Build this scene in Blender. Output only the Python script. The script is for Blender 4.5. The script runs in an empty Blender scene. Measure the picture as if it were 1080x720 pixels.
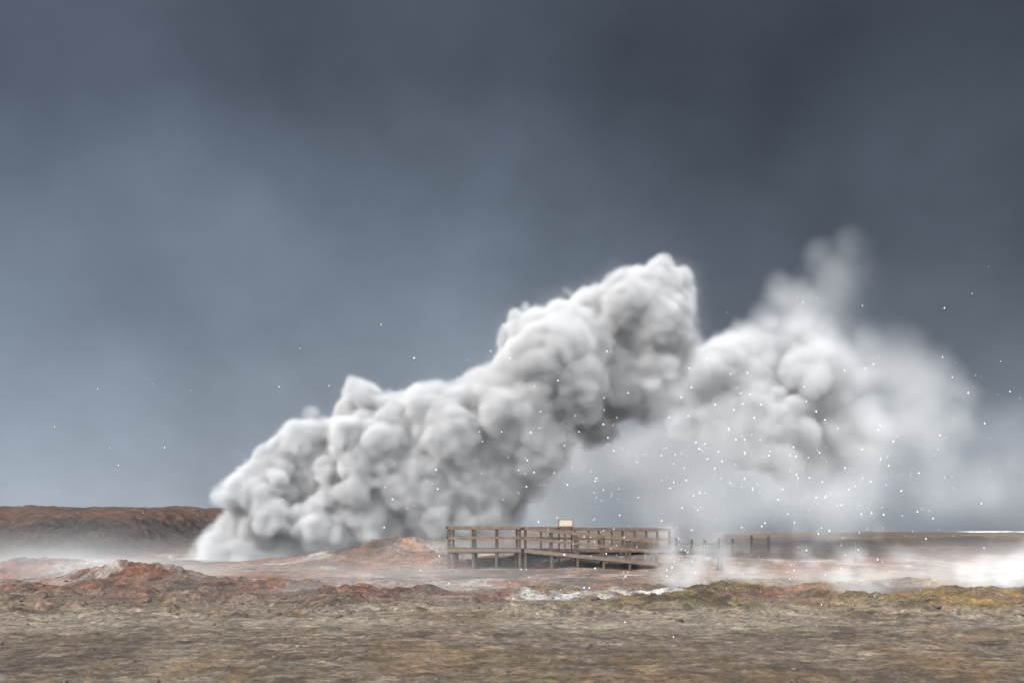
import bpy, numpy as np, math, time, random
from mathutils import Vector
T0=time.time()
sc=bpy.context.scene
rng=np.random.default_rng(7); random.seed(4)
F=1050.0
def P(px,py,d): return np.array([(px-540)/F*d, d, 2+(560-py)/F*d])
def link(ob): sc.collection.objects.link(ob); return ob
# ---------------------------------------------------------------- node helper
def newmat(name):
    m=bpy.data.materials.new(name); m.use_nodes=True; m.node_tree.nodes.clear(); return m
# ---------------------------------------------------------------- 3D noise
def bspl(lat,s,cell,ax):
    t=np.arange(s)/cell; i=np.floor(t).astype(int); f=(t-i)
    w=[(1-f)**3/6,(3*f**3-6*f**2+4)/6,(-3*f**3+3*f**2+3*f+1)/6,f**3/6]
    sh=[1,1,1]; sh[ax]=s
    return sum(np.take(lat,i+k,axis=ax)*w[k].reshape(sh).astype(np.float32) for k in range(4))
def noise3(shape,cell):
    lat=rng.normal(size=[int(math.ceil(s/c))+4 for s,c in zip(shape,cell)]).astype(np.float32)
    for ax in range(3): lat=bspl(lat,shape[ax],cell[ax],ax)
    return lat/(lat.std()+1e-6)
# ---------------------------------------------------------------- 2D perlin
perm=rng.permutation(512); perm=np.concatenate([perm,perm]); ang=rng.uniform(0,2*np.pi,512); GX=np.cos(ang).astype(np.float32); GY=np.sin(ang).astype(np.float32)
def perlin(x,y):
    xi=np.floor(x).astype(np.int64); yi=np.floor(y).astype(np.int64); xf=(x-xi).astype(np.float32); yf=(y-yi).astype(np.float32)
    u=xf**3*(xf*(xf*6-15)+10); v=yf**3*(yf*(yf*6-15)+10)
    def gr(a,b,dx,dy):
        h=perm[(perm[a&511]+(b&511))&511]; return GX[h]*dx+GY[h]*dy
    n00=gr(xi,yi,xf,yf); n10=gr(xi+1,yi,xf-1,yf); n01=gr(xi,yi+1,xf,yf-1); n11=gr(xi+1,yi+1,xf-1,yf-1)
    return ((n00*(1-u)+n10*u)*(1-v)+(n01*(1-u)+n11*u)*v)*1.5
def fbm(x,y,sc_,o=4,sx=0.0,g=.5,ridge=False):
    s=0;a=1;t=0;f=1/sc_
    for i in range(o):
        n=perlin(x*f+sx+i*17.3,y*f+sx*1.7+i*5.1)
        if ridge: n=1-2*np.abs(n)
        s=s+a*n; t+=a; a*=g; f*=2.03
    return s/t
def ss(a,b,x):
    t=np.clip((x-a)/(b-a),0,1); return t*t*(3-2*t)
def gau(x,y,cx,cy,sx,sy): return np.exp(-((x-cx)/sx)**2-((y-cy)/sy)**2)
# ---------------------------------------------------------------- terrain
def height(x,y):
    x=np.asarray(x,float); y=np.asarray(y,float)
    h=1.35*ss(48,112,y)+0.35*ss(120,420,y)
    h=h+0.55*ss(20,40,x)*gau(0*x,y,0,112,1,26)*(1+.4*fbm(x,y,14,3,3.3))
    # left hill
    e=x+fbm(x,y,9,4,8.1)*2.2
    hill=ss(-24.8,-31.5,e)*ss(56,86,y+3*fbm(x,y,12,3,1.1))*(1-.75*ss(105,150,y))
    h=h+hill*(3.05+.6*fbm(x,y,7,6,2.2,g=.6)-.3*gau(x,y,-38,88,4,12))
    h=h+hill*(1-hill)*2.2*fbm(x,y,3,6,4.4,g=.6,ridge=True)
    h=h+1.05*gau(x,y,-6.5,58.5,5,4.2)*(1+.5*fbm(x,y,2.4,6,5.5,ridge=True))
    h=h+0.75*gau(x,y,2.8,54.2,4.5,2.2)+.5*gau(x,y,9,55.5,6,3)
    h=h+.5*gau(x,y,-14,37,3.2,2.4)*(1+.7*fbm(x,y,1.6,5,6.6,ridge=True))
    h=h+.6*gau(x,y,-20,43,4,2.4)*(1+.5*fbm(x,y,1.8,5,6.9,ridge=True))
    h=h+.26*gau(x,y,4.2,26.5,2.2,1.3)*(1+.8*fbm(x,y,1.1,5,9.6,ridge=True))
    band=ss(20,25,y)*ss(46,33,y)
    n=fbm(x,y,3.0,6,11.1,g=.6); h=h+band*.6*np.maximum(n-.04,0)**.8
    b2=ss(38,46,y)*ss(130,70,y)
    h=h+b2*.18*fbm(x,y,4.5,5,12.3,ridge=True)
    fade=ss(90,30,y)
    h=h+fade*(.05*fbm(x,y,.9,6,13.3,g=.6)+.025*fbm(x,y,.22,3,14.9))+ .10*fbm(x,y,4,4,15.1)*ss(8,20,y)
    return h
d=np.concatenate([np.geomspace(1.5,11,50)[:-1],np.geomspace(11,130,720)[:-1],np.geomspace(130,6000,60)])
u=np.linspace(-1.1,1.1,1350)
Y,U=np.meshgrid(d,u,indexing='ij'); X=U*(Y+4); Z=height(X,Y)
nr,ncl=X.shape
co=np.stack([X,Y,Z],-1).astype(np.float32).reshape(-1,3)
i0=(np.arange(nr-1)[:,None]*ncl+np.arange(ncl-1)[None,:]).ravel()
fc=np.stack([i0,i0+1,i0+ncl+1,i0+ncl],1).astype(np.int32)
me=bpy.data.meshes.new('ground'); me.vertices.add(len(co)); me.vertices.foreach_set('co',co.ravel())
me.loops.add(fc.size); me.loops.foreach_set('vertex_index',fc.ravel()); me.polygons.add(len(fc))
me.polygons.foreach_set('loop_start',np.arange(len(fc),dtype=np.int32)*4)
me.polygons.foreach_set('use_smooth',np.ones(len(fc),bool)); me.update(calc_edges=True)
# base colours (soil types)
def C(*c): return np.array(c,np.float32)
col=np.zeros(X.shape+(3,),np.float32)+C(.175,.128,.087)
def mix(c,mask): 
    global col
    mk=np.clip(mask,0,1)[...,None].astype(np.float32); col=col*(1-mk)+C(*c)*mk
wx=X+1.5*fbm(X,Y,3,4,21.); wy=Y+1.5*fbm(X,Y,3,4,22.)
A=lambda s,o,k,t0,t1: ss(t0,t1,fbm(wx,wy*.45,s,o,k,g=.6))
B=lambda s,o,k,t0,t1: ss(t0,t1,fbm(X,Y*.8,s,o,k,g=.7))
mix((.08,.057,.04),A(1.6,7,30.,0,.28)*.55); mix((.05,.035,.026),B(.7,6,25.,.05,.2)*.7)
mix((.28,.22,.165),A(2.0,7,31.,.0,.25)*.6); mix((.34,.275,.205),B(.5,6,26.,.06,.22)*.6)
mix((.22,.135,.05),A(3.0,6,32.,.03,.28)*.5*ss(34,22,Y))
mix((.09,.06,.042),A(6.0,5,28.,.0,.3)*.45*ss(22,17,Y))
mix((.34,.285,.215),ss(19,22,Y+1.5*fbm(X,Y,6,4,23.))*ss(29,25,Y)*A(4.,6,29.,-.2,.15)*.7)
midz=ss(26,34,Y)
mix((.24,.165,.13),midz*.85)
mix((.38,.335,.30),midz*A(4.,6,33.,.0,.25)*.85)
mix((.26,.092,.048),midz*A(3.,6,34.,.0,.2)*.85)
mix((.10,.072,.057),midz*A(5.,6,35.,.03,.22)*.85)
mix((.055,.04,.032),midz*B(1.5,6,27.,.08,.22)*.7)
mix((.30,.19,.06),ss(10,22,X+.2*Y)*ss(22,28,Y)*ss(60,34,Y)*(.15+.75*A(2.5,6,36.,-.1,.18)))
hm=ss(.08,.22,Z-.0)*ss(20,25,Y)*ss(46,34,Y)
mix((.17,.125,.04),hm*.75*ss(-4,6,X)); mix((.21,.08,.043),hm*.8*ss(0,-6,X)*A(3.,4,47.,-.2,.1))
mix((.05,.037,.027),hm*B(.8,6,48.,.0,.15)*.75)
mix((.42,.39,.34),gau(X,Y,-15.5,37.5,3.5,2.6)*A(1.6,6,37.,-.12,.12)*.9)
mix((.28,.125,.06),gau(X,Y,-6.5,57,5.5,4)*A(2.,6,38.,-.2,.2)*.8); mix((.07,.05,.04),gau(X,Y,-6.5,57,6,4)*B(1.3,6,52.,-.02,.12)*.85)
mix((.09,.07,.06),gau(X,Y,3.5,53,4.5,2.2)*A(1.3,6,53.,-.3,.0)*.9)
mix((.80,.79,.76),gau(X,Y,3.0,29.8,3.6,.9)*A(1.6,5,39.,-.2,.1)*.95)
mix((.07,.047,.036),ss(60,76,Y)*.92); mix((.17,.12,.07),ss(62,80,Y)*A(9.,5,40.,.0,.2)*.6)
e=X+fbm(X,Y,9,4,8.1)*2.2; hl=ss(-23.5,-27,e)*ss(50,62,Y)
mix((.045,.033,.03),hl*.95); mix((.10,.048,.032),hl*ss(2.4,3.5,Z+.9*fbm(X,Y,6,5,41.))*.95)
mix((.09,.05,.036),hl*A(3.,6,42.,.08,.25)*.6); mix((.025,.021,.021),hl*B(5.,6,43.,.02,.15)*.65)
mix((.85,.87,.9),ss(.55,.8,gau(X,Y,53,110,7,6)*(1+.3*fbm(X,Y,3,3,44.))))
mult=1+.9*fbm(X,Y,.35,5,50.,g=.68)*ss(60,25,Y)+.5*fbm(X,Y,1.5,6,51.,g=.6)
col*=.80*mult[...,None].astype(np.float32); col=np.clip(col,.008,.85)
ca=me.color_attributes.new('soil','FLOAT_COLOR','POINT')
ca.data.foreach_set('color',np.concatenate([col,np.ones(X.shape+(1,),np.float32)],-1).astype(np.float32).ravel())
gm=newmat('geothermal_soil'); N=gm.node_tree.nodes; L=gm.node_tree.links
o=N.new('ShaderNodeOutputMaterial'); b=N.new('ShaderNodeBsdfPrincipled'); L.new(b.outputs[0],o.inputs[0])
a=N.new('ShaderNodeAttribute'); a.attribute_name='soil'
tc=N.new('ShaderNodeTexCoord')
def nz(scale,det=8,rough=.6):
    n=N.new('ShaderNodeTexNoise'); n.inputs['Scale'].default_value=scale; n.inputs['Detail'].default_value=det; n.inputs['Roughness'].default_value=rough
    L.new(tc.outputs['Object'],n.inputs['Vector']); return n
n1=nz(1.7,9,.74); n2=nz(8,6,.72)
mr=N.new('ShaderNodeMapRange'); mr.inputs['From Min'].default_value=.32; mr.inputs['From Max'].default_value=.68; mr.inputs['To Min'].default_value=.45; mr.inputs['To Max'].default_value=1.55; L.new(n1.outputs[0],mr.inputs[0])
mr2=N.new('ShaderNodeMapRange'); mr2.inputs['From Min'].default_value=.34; mr2.inputs['From Max'].default_value=.66; mr2.inputs['To Min'].default_value=.4; mr2.inputs['To Max'].default_value=1.6; L.new(n2.outputs[0],mr2.inputs[0])
mm=N.new('ShaderNodeMath'); mm.operation='MULTIPLY'; L.new(mr.outputs[0],mm.inputs[0]); L.new(mr2.outputs[0],mm.inputs[1])
vm=N.new('ShaderNodeVectorMath'); vm.operation='SCALE'; L.new(a.outputs['Color'],vm.inputs[0]); L.new(mm.outputs[0],vm.inputs['Scale'])
L.new(vm.outputs[0],b.inputs['Base Color']); b.inputs['Roughness'].default_value=.9
bp=N.new('ShaderNodeBump'); bp.inputs['Strength'].default_value=1; bp.inputs['Distance'].default_value=.12; L.new(n2.outputs[0],bp.inputs['Height'])
bp2=N.new('ShaderNodeBump'); bp2.inputs['Strength'].default_value=1; bp2.inputs['Distance'].default_value=.35; L.new(n1.outputs[0],bp2.inputs['Height']); L.new(bp.outputs[0],bp2.inputs['Normal']); L.new(bp2.outputs[0],b.inputs['Normal'])
me.materials.append(gm); link(bpy.data.objects.new('ground',me))
# ---------------------------------------------------------------- generic mesh builder
def meshobj(name,vs,fs,mat,parent=None,smooth=False):
    m=bpy.data.meshes.new(name); m.from_pydata([tuple(v) for v in vs],[],fs); m.update()
    if smooth: m.polygons.foreach_set('use_smooth',[True]*len(m.polygons))
    m.materials.append(mat); ob=link(bpy.data.objects.new(name,m)); ob.parent=parent; return ob
class MB:
    def __init__(s): s.v=[]; s.f=[]
    def beam(s,a,b,w,h,up=(0,0,1)):
        a=Vector(a); b=Vector(b); t=(b-a).normalized(); up=Vector(up)
        if abs(t.dot(up))>.95: up=Vector((0,1,0))
        r=t.cross(up).normalized(); q=r.cross(t).normalized()
        ch=min(w,h)*.12; pr=[(-w/2+ch,-h/2),(w/2-ch,-h/2),(w/2,-h/2+ch),(w/2,h/2-ch),(w/2-ch,h/2),(-w/2+ch,h/2),(-w/2,h/2-ch),(-w/2,-h/2+ch)]
        n=len(s.v)
        for p in (a,b):
            for (i,j) in pr: s.v.append(p+r*i+q*j)
        for i in range(8): s.f.append((n+i,n+(i+1)%8,n+8+(i+1)%8,n+8+i))
        s.f.append(tuple(n+i for i in range(7,-1,-1))); s.f.append(tuple(n+8+i for i in range(8)))
def woodmat(name,c1,c2,sc_=(6,6,6)):
    m=newmat(name); N=m.node_tree.nodes; L=m.node_tree.links
    o=N.new('ShaderNodeOutputMaterial'); b=N.new('ShaderNodeBsdfPrincipled'); L.new(b.outputs[0],o.inputs[0]); b.inputs['Roughness'].default_value=.8
    t=N.new('ShaderNodeTexCoord'); mp=N.new('ShaderNodeMapping'); mp.inputs['Scale'].default_value=sc_; n=N.new('ShaderNodeTexNoise'); n.inputs['Scale'].default_value=1.5; n.inputs['Detail'].default_value=8; n.inputs['Roughness'].default_value=.7
    L.new(t.outputs['Object'],mp.inputs[0]); L.new(mp.outputs[0],n.inputs['Vector'])
    r=N.new('ShaderNodeValToRGB'); r.color_ramp.elements[0].position=.35; r.color_ramp.elements[1].position=.65; r.color_ramp.elements[0].color=(*c1,1); r.color_ramp.elements[1].color=(*c2,1)
    L.new(n.outputs[0],r.inputs[0]); L.new(r.outputs[0],b.inputs['Base Color'])
    bb=N.new('ShaderNodeBump'); bb.inputs['Strength'].default_value=.5; bb.inputs['Distance'].default_value=.02; L.new(n.outputs[0],bb.inputs['Height']); L.new(bb.outputs[0],b.inputs['Normal']); return m
wood=woodmat('weathered_wood',(.03,.02,.015),(.10,.068,.05),(2,8,8)); woodl=woodmat('pale_rail_wood',(.07,.047,.035),(.18,.13,.10),(2,8,8)); dark=woodmat('dark_post_wood',(.02,.014,.011),(.05,.036,.028))
bw=link(bpy.data.objects.new('wooden_boardwalk',None))
gh=lambda x,y: float(height(np.array([x]),np.array([y]))[0])
deck=MB(); posts=MB(); rails=MB(); fr=MB()
def run(a,b,wdir,width,rail=(True,True),step=1.55,rh=1.08):
    a=Vector(a); b=Vector(b); wd=Vector(wdir).normalized(); Ln=(b-a).length; t=(b-a).normalized()
    k=int(Ln/.15)
    for i in range(k):
        p=a+t*(i+.5)*Ln/k; j=random.uniform(-.006,.006)
        deck.beam(p+Vector((0,0,-.02+j))-wd*.03,p+wd*(width+.03)+Vector((0,0,-.02+j)),Ln/k*.93,.045)
    for s in (0.06,width-.06):
        fr.beam(a+wd*s+Vector((0,0,-.13)),b+wd*s+Vector((0,0,-.13)),.06,.17)
    npst=max(2,int(round(Ln/step))+1)
    for si,s in enumerate((-.06,width+.06)):
        if not rail[si]: 
            continue
        for i in range(npst):
            p=a+t*(.06+(Ln-.12)*i/(npst-1))+wd*s; g=gh(p.x,p.y)-.25
            posts.beam((p.x+random.uniform(-.01,.01),p.y,g),(p.x,p.y,p.z+rh+random.uniform(-.01,.03)),.12,.12)
        off=wd*(s-.085 if si==0 else s+.085)
        for z,hh in ((rh-.05,.13),(rh*.5,.13)):
            rails.beam(a+off+Vector((0,0,z)),b+off+Vector((0,0,z+random.uniform(-.015,.015))),.04,hh)
        rails.beam(a+off+Vector((0,0,-.08)),b+off+Vector((0,0,-.08)),.04,.17)
        rails.beam(a+wd*s+Vector((0,0,rh+.045)),b+wd*s+Vector((0,0,rh+.045)),.15,.04)
run((-3.2,50,1.12),(.45,50,1.12),(0,1,0),3.2,rail=(True,True),step=1.2)
run((.62,50.1,1.10),(7.3,50.1,.42),(0,1,0),1.5,step=1.35)
run((.62,52.0,1.10),(8.6,54.2,1.02),(-.27,.96,0),1.5,rail=(True,True),step=1.5)
for z in (1.07,.57): rails.beam((-3.32,49.9,1.12+z),(-3.32,53.3,1.12+z),.04,.12)
for y in (51.2,52.3): posts.beam((-3.27,y,0),(-3.27,y,2.22),.1,.1)
for x in (-2.9,-1.9,-.8,.2):
    for y in (50.6,51.7,52.8): posts.beam((x,y,gh(x,y)-.3),(x,y,.98),.14,.14)
meshobj('deck',deck.v,deck.f,wood,bw); meshobj('posts',posts.v,posts.f,wood,bw); meshobj('rails',rails.v,rails.f,woodl,bw); meshobj('frame',fr.v,fr.f,dark,bw)
# information sign
sg=link(bpy.data.objects.new('information_sign',None)); s1=MB()
for x in (1.55,2.2): s1.beam((x+.9,51.85,gh(x,51.85)-.2),(x+.9,51.85,2.35),.07,.07)
meshobj('posts',s1.v,s1.f,dark,sg); s2=MB(); s2.beam((2.4,51.8,2.42),(3.2,51.8,2.42),.05,.42); meshobj('frame',s2.v,s2.f,woodmat('sign_frame_wood',(.12,.08,.035),(.18,.12,.055)),sg)
s3=MB(); s3.beam((2.46,51.765,2.42),(3.14,51.765,2.42),.012,.31); meshobj('panel',s3.v,s3.f,woodmat('sign_panel',(.27,.25,.19),(.5,.47,.39),(9,9,14)),sg)
# rope fence posts
fence=link(bpy.data.objects.new('rope_fence',None)); fp=MB(); rp=MB(); prev=None
for px,d_ in [(714,58),(729,60),(743,62),(758,64),(773,66),(792,68),(811,70)]:
    x=(px-540)/F*d_; z=gh(x,d_); top=z+1.2+random.uniform(-.06,.06); ln=random.uniform(-.05,.05)
    fp.beam((x,d_,z-.2),(x+ln,d_,top),.14,.14)
    cur=Vector((x+ln,d_,top-.12))
    if prev is not None:
        for i in range(8):
            f=lambda t: prev.lerp(cur,t)-Vector((0,0,.22*4*t*(1-t)))
            rp.beam(f(i/8),f((i+1)/8),.03,.03)
    prev=cur
meshobj('posts',fp.v,fp.f,dark,fence); meshobj('rope',rp.v,rp.f,wood,fence)
for px,d_,hh in [(761,47,1.15),(902,58,1.2),(757,49,.7)]:
    x=(px-540)/F*d_; z=gh(x,d_); q=MB(); q.beam((x,d_,z-.2),(x+.03,d_,z+hh),.12,.12); q.beam((x+.03,d_,z+hh+.001),(x+.03,d_,z+hh+.05),.07,.07)
    meshobj('wooden_post',q.v,q.f,dark)
# stones
sv=[];sf=[]
import bmesh
bm=bmesh.new(); bmesh.ops.create_icosphere(bm,subdivisions=2,radius=1); iv=np.array([v.co[:] for v in bm.verts]); iff=[tuple(v.index for v in f.verts) for f in bm.faces]; bm.free()
def stone(x,y,r):
    z=gh(x,y); n=len(sv); s=np.array([random.uniform(.7,1.4),random.uniform(.7,1.3),random.uniform(.45,.8)])*r
    o_=random.uniform(0,99); k=1+.35*perlin(iv[:,0]*1.3+o_,iv[:,1]*1.3+iv[:,2]*1.7)
    th=random.uniform(0,6.28); c_,s_=math.cos(th),math.sin(th)
    for v,kk in zip(iv,k):
        p=v*s*kk; sv.append((x+p[0]*c_-p[1]*s_,y+p[0]*s_+p[1]*c_,z+p[2]+s[2]*.15))
    sf.extend([(a+n,b_+n,c2+n) for a,b_,c2 in iff])
stone((618-540)/F*17.5,17.5,.10); stone((640-540)/F*18.2,18.2,.04); stone((385-540)/F*16.5,16.5,.035)
for i in range(1000):
    y=random.uniform(12,40); x=random.uniform(-.62,.62)*y
    if perlin(np.array([x*.3]),np.array([y*.3]))[0]<.02: continue
    stone(x,y,random.choice([.012,.016,.02,.025,.035])*(1+y/40))
for i in range(130):
    y=random.gauss(27,3); x=random.uniform(-.55,.55)*y; stone(x,y,random.uniform(.03,.10))
meshobj('scattered_stones',sv,sf,woodmat('volcanic_stone',(.03,.022,.018),(.10,.075,.06)),smooth=True)
# ---------------------------------------------------------------- steam
def volmat(name,k,colr=(1,1,1),g=-.33):
    m=newmat(name); nt=m.node_tree
    o=nt.nodes.new('ShaderNodeOutputMaterial'); a=nt.nodes.new('ShaderNodeAttribute'); a.attribute_name='density'
    mu=nt.nodes.new('ShaderNodeMath'); mu.operation='MULTIPLY'; mu.inputs[1].default_value=k
    v=nt.nodes.new('ShaderNodeVolumePrincipled'); v.inputs['Color'].default_value=(*colr,1); v.inputs['Density Attribute'].default_value=''
    v.inputs['Anisotropy'].default_value=g
    nt.links.new(a.outputs['Fac'],mu.inputs[0]); nt.links.new(mu.outputs[0],v.inputs['Density'])
    nt.links.new(v.outputs[0],o.inputs['Volume']); return m
def volobj(name,arr,mn,mx,mat):
    sx,sy,sz=arr.shape
    me=bpy.data.meshes.new(name); me.vertices.add(arr.size)
    at=me.attributes.new('dens','FLOAT','POINT'); at.data.foreach_set('value',arr.astype(np.float32).ravel(order='C'))
    ob=bpy.data.objects.new(name,me); sc.collection.objects.link(ob)
    ng=bpy.data.node_groups.new(name+'_gn','GeometryNodeTree')
    ng.interface.new_socket('Geometry',in_out='INPUT',socket_type='NodeSocketGeometry')
    ng.interface.new_socket('Geometry',in_out='OUTPUT',socket_type='NodeSocketGeometry')
    N=ng.nodes; L=ng.links
    gi=N.new('NodeGroupInput'); go=N.new('NodeGroupOutput'); vc=N.new('GeometryNodeVolumeCube')
    vc.inputs['Min'].default_value=tuple(mn); vc.inputs['Max'].default_value=tuple(mx)
    vc.inputs['Resolution X'].default_value=sx; vc.inputs['Resolution Y'].default_value=sy; vc.inputs['Resolution Z'].default_value=sz
    pos=N.new('GeometryNodeInputPosition'); sub=N.new('ShaderNodeVectorMath'); sub.operation='SUBTRACT'; sub.inputs[1].default_value=tuple(mn)
    ml=N.new('ShaderNodeVectorMath'); ml.operation='MULTIPLY'; ml.inputs[1].default_value=tuple((s-1)/(b-a) for s,a,b in zip(arr.shape,mn,mx))
    L.new(pos.outputs[0],sub.inputs[0]); L.new(sub.outputs[0],ml.inputs[0])
    ad=N.new('ShaderNodeVectorMath'); ad.operation='ADD'; ad.inputs[1].default_value=(.5,.5,.5); L.new(ml.outputs[0],ad.inputs[0])
    fl=N.new('ShaderNodeVectorMath'); fl.operation='FLOOR'; L.new(ad.outputs[0],fl.inputs[0])
    sp=N.new('ShaderNodeSeparateXYZ'); L.new(fl.outputs[0],sp.inputs[0])
    def im(op,a,b):
        n=N.new('FunctionNodeIntegerMath'); n.operation=op
        for s,v in ((n.inputs[0],a),(n.inputs[1],b)):
            if isinstance(v,int): s.default_value=v
            else: L.new(v,s)
        return n.outputs[0]
    idx=im('ADD',im('MULTIPLY',im('ADD',im('MULTIPLY',sp.outputs[0],sy),sp.outputs[1]),sz),sp.outputs[2])
    na=N.new('GeometryNodeInputNamedAttribute'); na.data_type='FLOAT'; na.inputs[0].default_value='dens'
    si=N.new('GeometryNodeSampleIndex'); si.data_type='FLOAT'; si.domain='POINT'; si.clamp=True
    L.new(gi.outputs[0],si.inputs['Geometry']); L.new(na.outputs[0],si.inputs['Value']); L.new(idx,si.inputs['Index'])
    L.new(si.outputs[0],vc.inputs['Density'])
    sm=N.new('GeometryNodeSetMaterial'); sm.inputs['Material'].default_value=mat
    L.new(vc.outputs[0],sm.inputs['Geometry']); L.new(sm.outputs[0],go.inputs[0])
    md=ob.modifiers.new('gn','NODES'); md.node_group=ng
    me.materials.append(mat)
    return ob
class Grid:
    def __init__(s,mn,mx,h):
        s.mn=np.array(mn,float); s.h=h; s.sh=tuple(int((b-a)/h)+1 for a,b in zip(mn,mx)); s.mx=s.mn+(np.array(s.sh)-1)*h
        s.D=np.full(s.sh,9.0,np.float32); s.ax=[s.mn[i]+np.arange(s.sh[i])*h for i in range(3)]
    def sph(s,c,r,pad=1.6,sq=(1,1,1)):
        sl=[]
        for i in range(3):
            rr=r*sq[i]+pad
            a=max(0,int((c[i]-rr-s.mn[i])/s.h)); b=min(s.sh[i],int((c[i]+rr-s.mn[i])/s.h)+2)
            if a>=b: return
            sl.append(slice(a,b))
        X,Y,Z=[(s.ax[i][sl[i]].astype(np.float32)-np.float32(c[i]))/sq[i] for i in range(3)]
        d=np.sqrt(X[:,None,None]**2+Y[None,:,None]**2+Z[None,None,:]**2)-np.float32(r)
        v=s.D[tuple(sl)]; np.minimum(v,d,out=v)
    def noise(s,m):
        if not hasattr(m,'__len__'): m=(m,m,m)
        return noise3(s.sh,[q/s.h for q in m])
def puffs(g,lst,d,dj,n1=14,n2=6,lean=0.0):
    for (px,py,r) in lst:
        R=r/F*d
        c=P(px,py,d)+np.array([0,rng.uniform(-dj,dj),0])
        g.sph(c,R*0.92)
        for _ in range(n1):
            v=rng.normal(size=3); v/=np.linalg.norm(v); r1=R*rng.uniform(.3,.55); c1=c+v*(R*1.0-r1*0.65)
            g.sph(c1,r1)
            for _ in range(n2):
                w=rng.normal(size=3); w/=np.linalg.norm(w); r2=r1*rng.uniform(.35,.55); g.sph(c1+w*(r1*0.82),r2,.8)
p1=[(222,602,15),(238,582,24),(262,552,30),(258,600,26),(290,527,44),(305,578,38),(338,498,54),(350,552,46),(390,470,54),(400,532,52),(445,470,52),(450,525,48),(480,464,52),(500,480,52),(512,446,46),(540,440,56),(510,510,44),(560,472,46),(588,386,58),(560,412,42),(610,420,50),(640,364,54),(655,395,44),(680,342,46),(706,322,36),(702,362,38),(682,402,34)]
g=Grid((-22.5,54,-.5),(15.5,70,20.5),0.16)
puffs(g,p1,62,1.6,n1=15,n2=5)
g.D+= -0.28*np.abs(g.noise(1.5)) -0.12*np.abs(g.noise(.6)) +0.07*g.noise(.35)+0.25*g.noise(2.8)-0.12
xx=g.ax[0][:,None,None].astype(np.float32); zz=g.ax[2][None,None,:].astype(np.float32)
soft=np.clip((xx+10)/22,0,1)*np.clip(1.3-zz/14,0.2,1)+.5*np.clip(1-zz/3,0,1)
edge=.9+1.8*soft+.35*np.clip(g.noise(2.5),-1,2)
dn=np.clip(-g.D/edge,0,1)
dn=np.clip(dn-.35*(1-dn)*np.clip(g.noise((.8,.6,.5)),0,1.5)*dn*2,0,1)
veil=.035*np.clip(soft,0.1,1)*np.clip(1-(g.D+.1)/1.3,0,1)**2*np.clip(.6+.6*g.noise((1.6,1.2,1.0)),0,2)*(g.D<1.2)
dn=np.maximum(dn,veil)
volobj('steam_plume',dn,g.mn,g.mx,volmat('steam_vapour',4.0))
p2=[(748,395,36),(742,425,32),(772,425,48),(800,390,46),(820,465,38),(800,440,45),(850,340,45),(880,290,30),(905,308,36),(870,400,68),(930,385,54),(980,412,44),(900,460,55),(960,455,48),(860,470,45)]
g=Grid((10,70,0),(42,92,27),0.22)
puffs(g,p2,80,2.5,n1=16,n2=6)
g.D+= -0.35*np.abs(g.noise(1.6)) +0.3*g.noise(3.2)-0.15*np.abs(g.noise(.7))-.1
xx=g.ax[0][:,None,None].astype(np.float32); zz=g.ax[2][None,None,:].astype(np.float32)
fx=np.clip((xx-21)/8,0,1); fz=np.clip((zz-14.5)/5,0,1)
edge=.9+2.4*fx+1.6*fz+1.0*np.clip(1-(zz-6)/4,0,1)
dn=np.clip(-g.D/edge,0,1)
dens=dn*(1-.94*fx)*(1-.9*fz)
volobj('steam_plume',dens,g.mn,g.mx,volmat('steam_vapour_thin',2.2,(.97,.98,.99)))
# low drifting steam bank behind the walkway
g=Grid((-16,63,-.5),(34,86,14),0.45)
hz=[(360,570,20),(400,555,28),(440,545,34),(480,540,36),(520,525,42),(570,510,50),(620,500,60),(670,490,65),(720,500,70),(770,500,65),(820,510,55),(870,525,42),(640,450,40)]
for px,py,r in hz:
    for _ in range(5):
        dd=rng.uniform(69,78); g.sph(P(px+rng.uniform(-20,20),py+rng.uniform(-12,12),dd),r/F*dd*rng.uniform(.7,1.05),pad=2.5,sq=(1.25,1,.9))
g.D+=.8*g.noise(3.5)-.45*np.abs(g.noise(1.5))
dens=np.clip((.5-g.D)/3.2,0,1)**1.4
zz=g.ax[2][None,None,:]; dens=dens*(.6+.9*np.clip(1-zz/5,0,1))*(1+.6*np.clip(g.noise(2.),-1.5,2))
volobj('steam_bank',dens,g.mn,g.mx,volmat('steam_bank_vapour',.15,(.96,.975,.99)))
g=Grid((18,112,.5),(82,152,34),0.9)
for px,py,r in [(780,520,50),(830,510,60),(880,500,65),(930,505,65),(990,500,65),(1040,510,55),(1000,460,50),(1080,500,50),(940,460,50),(1120,520,40),(1050,460,40)]:
    for _ in range(5):
        dd=rng.uniform(124,138); g.sph(P(px+rng.uniform(-25,25),py+rng.uniform(-14,14),dd),r/F*dd*rng.uniform(.7,1.05),pad=4,sq=(1.3,.8,.85))
g.D+=1.2*g.noise(6)-.7*np.abs(g.noise(3))
dens=np.clip((1.-g.D)/6.,0,1)**1.3*(1+.4*np.clip(g.noise(4.),-1.5,2))
zz=g.ax[2][None,None,:]; dens=dens*(1-.75*np.clip((zz-8)/12,0,1))
volobj('steam_bank',dens,g.mn,g.mx,volmat('steam_bank_far_vapour',.026,(.94,.965,.99)))
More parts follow.
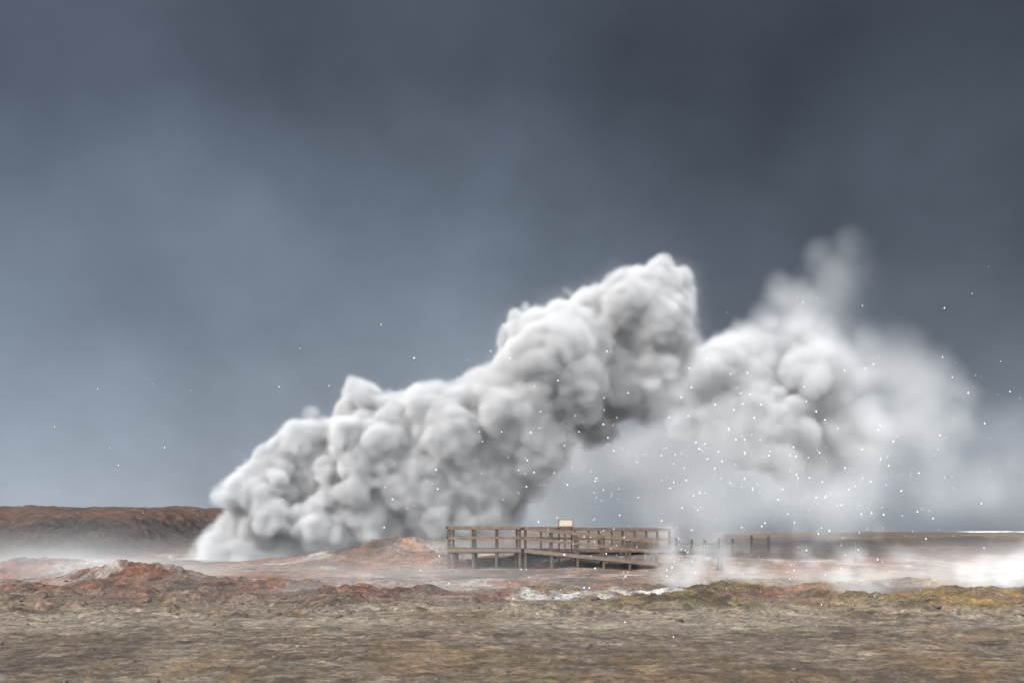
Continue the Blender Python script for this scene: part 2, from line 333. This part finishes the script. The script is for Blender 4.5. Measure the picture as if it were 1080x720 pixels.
# ground hugging mist and small vents
def wisp(name,lst,box,h,k,edge=1.2,ns=1.0):
    g=Grid(*box,h)
    for px,py,d_,r,sq in lst: g.sph(P(px,py,d_),r,pad=1,sq=sq)
    g.D+=ns*(.22*g.noise((.9,.8,.9))-.22*np.abs(g.noise(.4))+.2*g.noise((.4,.3,.7))+.12*g.noise(.22))
    dn=np.clip((.3*ns-g.D)/edge,0,1)**1.8
    for a_ in range(3):
        n=g.sh[a_]; t=np.minimum(np.arange(n),np.arange(n)[::-1])*h; f_=np.clip(t/.5,0,1)
        if a_==2: f_=np.where(np.arange(n)<n/2,1,f_)
        sh=[1,1,1]; sh[a_]=n; dn=dn*f_.reshape(sh)
    volobj(name,dn,g.mn,g.mx,volmat(name+'_vapour',k))
S1=(1,1,1)
wisp('vent_steam',[(690,630,36,.35,(1.8,1,.5)),(708,618,36,.45,S1),(722,604,36,.55,S1),(740,592,36,.5,(1.3,1,1)),(708,590,36,.45,S1),(770,604,36,.4,(2.2,1,.6)),(698,572,36,.32,S1),(640,634,35,.38,(3.5,1,.5)),(590,636,35,.3,(2.5,1,.5)),(755,578,36,.3,S1)],((0,33.5,-.3),(10.5,38.5,3.8)),.1,.8)
wisp('vent_steam',[(912,646,31,.14,S1),(905,634,31,.24,S1),(899,620,31,.34,S1),(888,605,31,.42,S1),(902,590,31,.42,(1.3,1,1)),(935,586,31,.3,(1.8,1,.7)),(862,590,31,.28,(1.5,1,.8)),(880,574,31,.26,S1)],((8,28.8,-.3),(14,33.2,3.4)),.1,1.0)
wisp('vent_steam',[(1036,642,32,.12,S1),(1044,628,32,.27,S1),(1056,612,32,.4,S1),(1040,598,32,.32,S1),(1078,598,32,.45,(1.4,1,1)),(1060,580,32,.3,S1)],((13,29.8,-.3),(20,34.2,3.8)),.1,1.0)
wisp('vent_steam',[(1012,668,19.5,.0,(.8,1,1.3)),(1008,657,19.5,.04,(1,1,1.3)),(1003,646,19.5,.05,(1,1,1.2))],((7.3,18.5,-.2),(10.2,20.6,1.3)),.06,1.6,.4,.3)
g=Grid((-28,30,-.3),(34,62,3.2),0.4)
zz=g.ax[2][None,None,:]; hh=height(*np.meshgrid(g.ax[0],g.ax[1],indexing='ij'))[:,:,None]
ns=.6*g.noise((6,4,3))+.5*g.noise((2.5,2,1.2)); ab=zz-hh
dens=np.clip(ns-.1,0,1.5)*np.exp(-np.clip(ab,0,9)/.6)*(ab>-.6)*np.clip(1-(ab-1.2)/1.2,0,1)
ex=g.ax[0][:,None,None]; ey=g.ax[1][None,:,None]
dens=dens*ss(-28,-22,ex)*ss(34,30,ex)*ss(30,35,ey)*ss(62,57,ey)*(1-.9*gau(ex,ey,2,47,8,9))
volobj('ground_mist',dens,g.mn,g.mx,volmat('ground_mist_vapour',.075))
# snow flakes in the air
fv=[];ff=[]
bm=bmesh.new(); bmesh.ops.create_icosphere(bm,subdivisions=1,radius=1); v1=[v.co.copy() for v in bm.verts]; f1=[tuple(v.index for v in f.verts) for f in bm.faces]; bm.free()
for i in range(700):
    y=random.uniform(12,46); x=random.uniform(-.5,.5)*y; z=random.uniform(.1,4)+abs(random.gauss(0,.08))*y
    if i%10: x=random.gauss(.2,.15)*y; z=2+random.gauss(.05,.07)*y; z=max(z,.3)
    r=.00047*y*random.choice([.5,.6,.7,.8,1,1.3,1.6])*(1 if i%10 else .7); n=len(fv)
    for v in v1: fv.append((x+v.x*r*random.uniform(.8,1.3),y+v.y*r,z+v.z*r*1.2))
    ff.extend([(a+n,b_+n,c_+n) for a,b_,c_ in f1])
snm=newmat('snow'); o=snm.node_tree.nodes.new('ShaderNodeOutputMaterial'); b=snm.node_tree.nodes.new('ShaderNodeBsdfPrincipled'); b.inputs['Base Color'].default_value=(.8,.82,.85,1); b.inputs['Roughness'].default_value=.6; snm.node_tree.links.new(b.outputs[0],o.inputs[0])
meshobj('falling_snow',fv,ff,snm)
# ---------------------------------------------------------------- sky
SUN=Vector((-.72,-.38,.66)).normalized()
w=bpy.data.worlds.new('World'); sc.world=w; w.use_nodes=True; N=w.node_tree.nodes; L=w.node_tree.links; N.clear()
o=N.new('ShaderNodeOutputWorld'); bg=N.new('ShaderNodeBackground'); bg.inputs['Strength'].default_value=.1; L.new(bg.outputs[0],o.inputs[0])
sky=N.new('ShaderNodeTexSky'); sky.sky_type='NISHITA'; sky.sun_disc=False; sky.sun_elevation=math.asin(SUN.z); sky.sun_rotation=math.atan2(SUN.x,SUN.y)
tc=N.new('ShaderNodeTexCoord'); sp=N.new('ShaderNodeSeparateXYZ'); L.new(tc.outputs['Generated'],sp.inputs[0])
def M(op,a,b=None,clamp=False):
    n=N.new('ShaderNodeMath'); n.operation=op; n.use_clamp=clamp
    for s,v in zip(n.inputs,(a,b)):
        if v is None: continue
        if isinstance(v,(int,float)): s.default_value=v
        else: L.new(v,s)
    return n.outputs[0]
def MR(v,a,b,c,d_):
    n=N.new('ShaderNodeMapRange'); n.interpolation_type='SMOOTHSTEP'; L.new(v,n.inputs[0])
    for i,q in zip((1,2,3,4),(a,b,c,d_)): n.inputs[i].default_value=q
    return n.outputs[0]
def cn(scale,det,rough,dist,scz,off=0):
    mp=N.new('ShaderNodeMapping'); mp.inputs['Scale'].default_value=(1,1,scz); mp.inputs['Location'].default_value=(off,off,off); mp.inputs['Rotation'].default_value=(0,.5,0); L.new(tc.outputs['Generated'],mp.inputs[0])
    n1=N.new('ShaderNodeTexNoise'); n1.inputs['Scale'].default_value=scale; n1.inputs['Detail'].default_value=det; n1.inputs['Roughness'].default_value=rough; n1.inputs['Distortion'].default_value=dist; L.new(mp.outputs[0],n1.inputs['Vector']); return n1.outputs[0]
na=cn(2.0,3,.4,0,1.2); nb=cn(4.5,5,.5,0,1.2,3.1)
zz_=M('ADD',sp.outputs[2],M('MULTIPLY',M('SUBTRACT',na,.5),.2))
r=N.new('ShaderNodeValToRGB'); cr=r.color_ramp; cr.elements[0].position=0; cr.elements[0].color=(.345,.39,.445,1); cr.elements[1].position=1; cr.elements[1].color=(.085,.10,.13,1)
for p_,c_ in ((.10,(.265,.31,.37)),(.24,(.162,.20,.256)),(.42,(.080,.100,.135))): e_=cr.elements.new(p_); e_.color=(*c_,1)
L.new(zz_,r.inputs[0])
dk=MR(M('ADD',sp.outputs[0],M('MULTIPLY',M('SUBTRACT',na,.5),.5)),-.25,.35,1.03,.60)
cloud=M('MULTIPLY',dk,M('ADD',M('MULTIPLY',M('SUBTRACT',na,.5),.8),M('ADD',1.0,M('MULTIPLY',M('SUBTRACT',nb,.5),1.2))))
cl=N.new('ShaderNodeVectorMath'); cl.operation='SCALE'; L.new(r.outputs[0],cl.inputs[0]); L.new(cloud,cl.inputs['Scale'])
# unseen rear overcast, brightness added to light steam, brightest high up; storm cloud ahead
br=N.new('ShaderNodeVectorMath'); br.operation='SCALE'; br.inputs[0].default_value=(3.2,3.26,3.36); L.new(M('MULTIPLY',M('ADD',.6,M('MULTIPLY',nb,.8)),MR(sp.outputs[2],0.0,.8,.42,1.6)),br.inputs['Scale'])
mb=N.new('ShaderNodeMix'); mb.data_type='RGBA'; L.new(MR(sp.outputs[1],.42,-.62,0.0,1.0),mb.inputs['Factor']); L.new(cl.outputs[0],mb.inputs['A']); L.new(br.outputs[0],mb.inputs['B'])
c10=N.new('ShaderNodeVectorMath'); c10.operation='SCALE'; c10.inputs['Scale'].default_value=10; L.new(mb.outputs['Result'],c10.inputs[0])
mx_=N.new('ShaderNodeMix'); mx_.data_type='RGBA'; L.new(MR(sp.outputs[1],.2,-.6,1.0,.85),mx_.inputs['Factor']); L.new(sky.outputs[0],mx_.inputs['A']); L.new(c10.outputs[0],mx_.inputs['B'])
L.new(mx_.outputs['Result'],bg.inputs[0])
sd=bpy.data.lights.new('sun','SUN'); sd.energy=5.0; sd.angle=math.radians(7); sd.color=(1,.965,.92); so=link(bpy.data.objects.new('sun',sd)); so.rotation_euler=SUN.to_track_quat('Z','Y').to_euler()
# ---------------------------------------------------------------- camera
c=bpy.data.cameras.new('camera'); co_=link(bpy.data.objects.new('camera',c))
co_.location=(0,0,2); co_.rotation_euler=(math.pi/2,0,0); c.lens=35; c.sensor_width=36; c.shift_y=200/1080; c.clip_end=12000
sc.camera=co_
sc.view_settings.view_transform='Standard'; sc.view_settings.look='None'; sc.view_settings.exposure=0
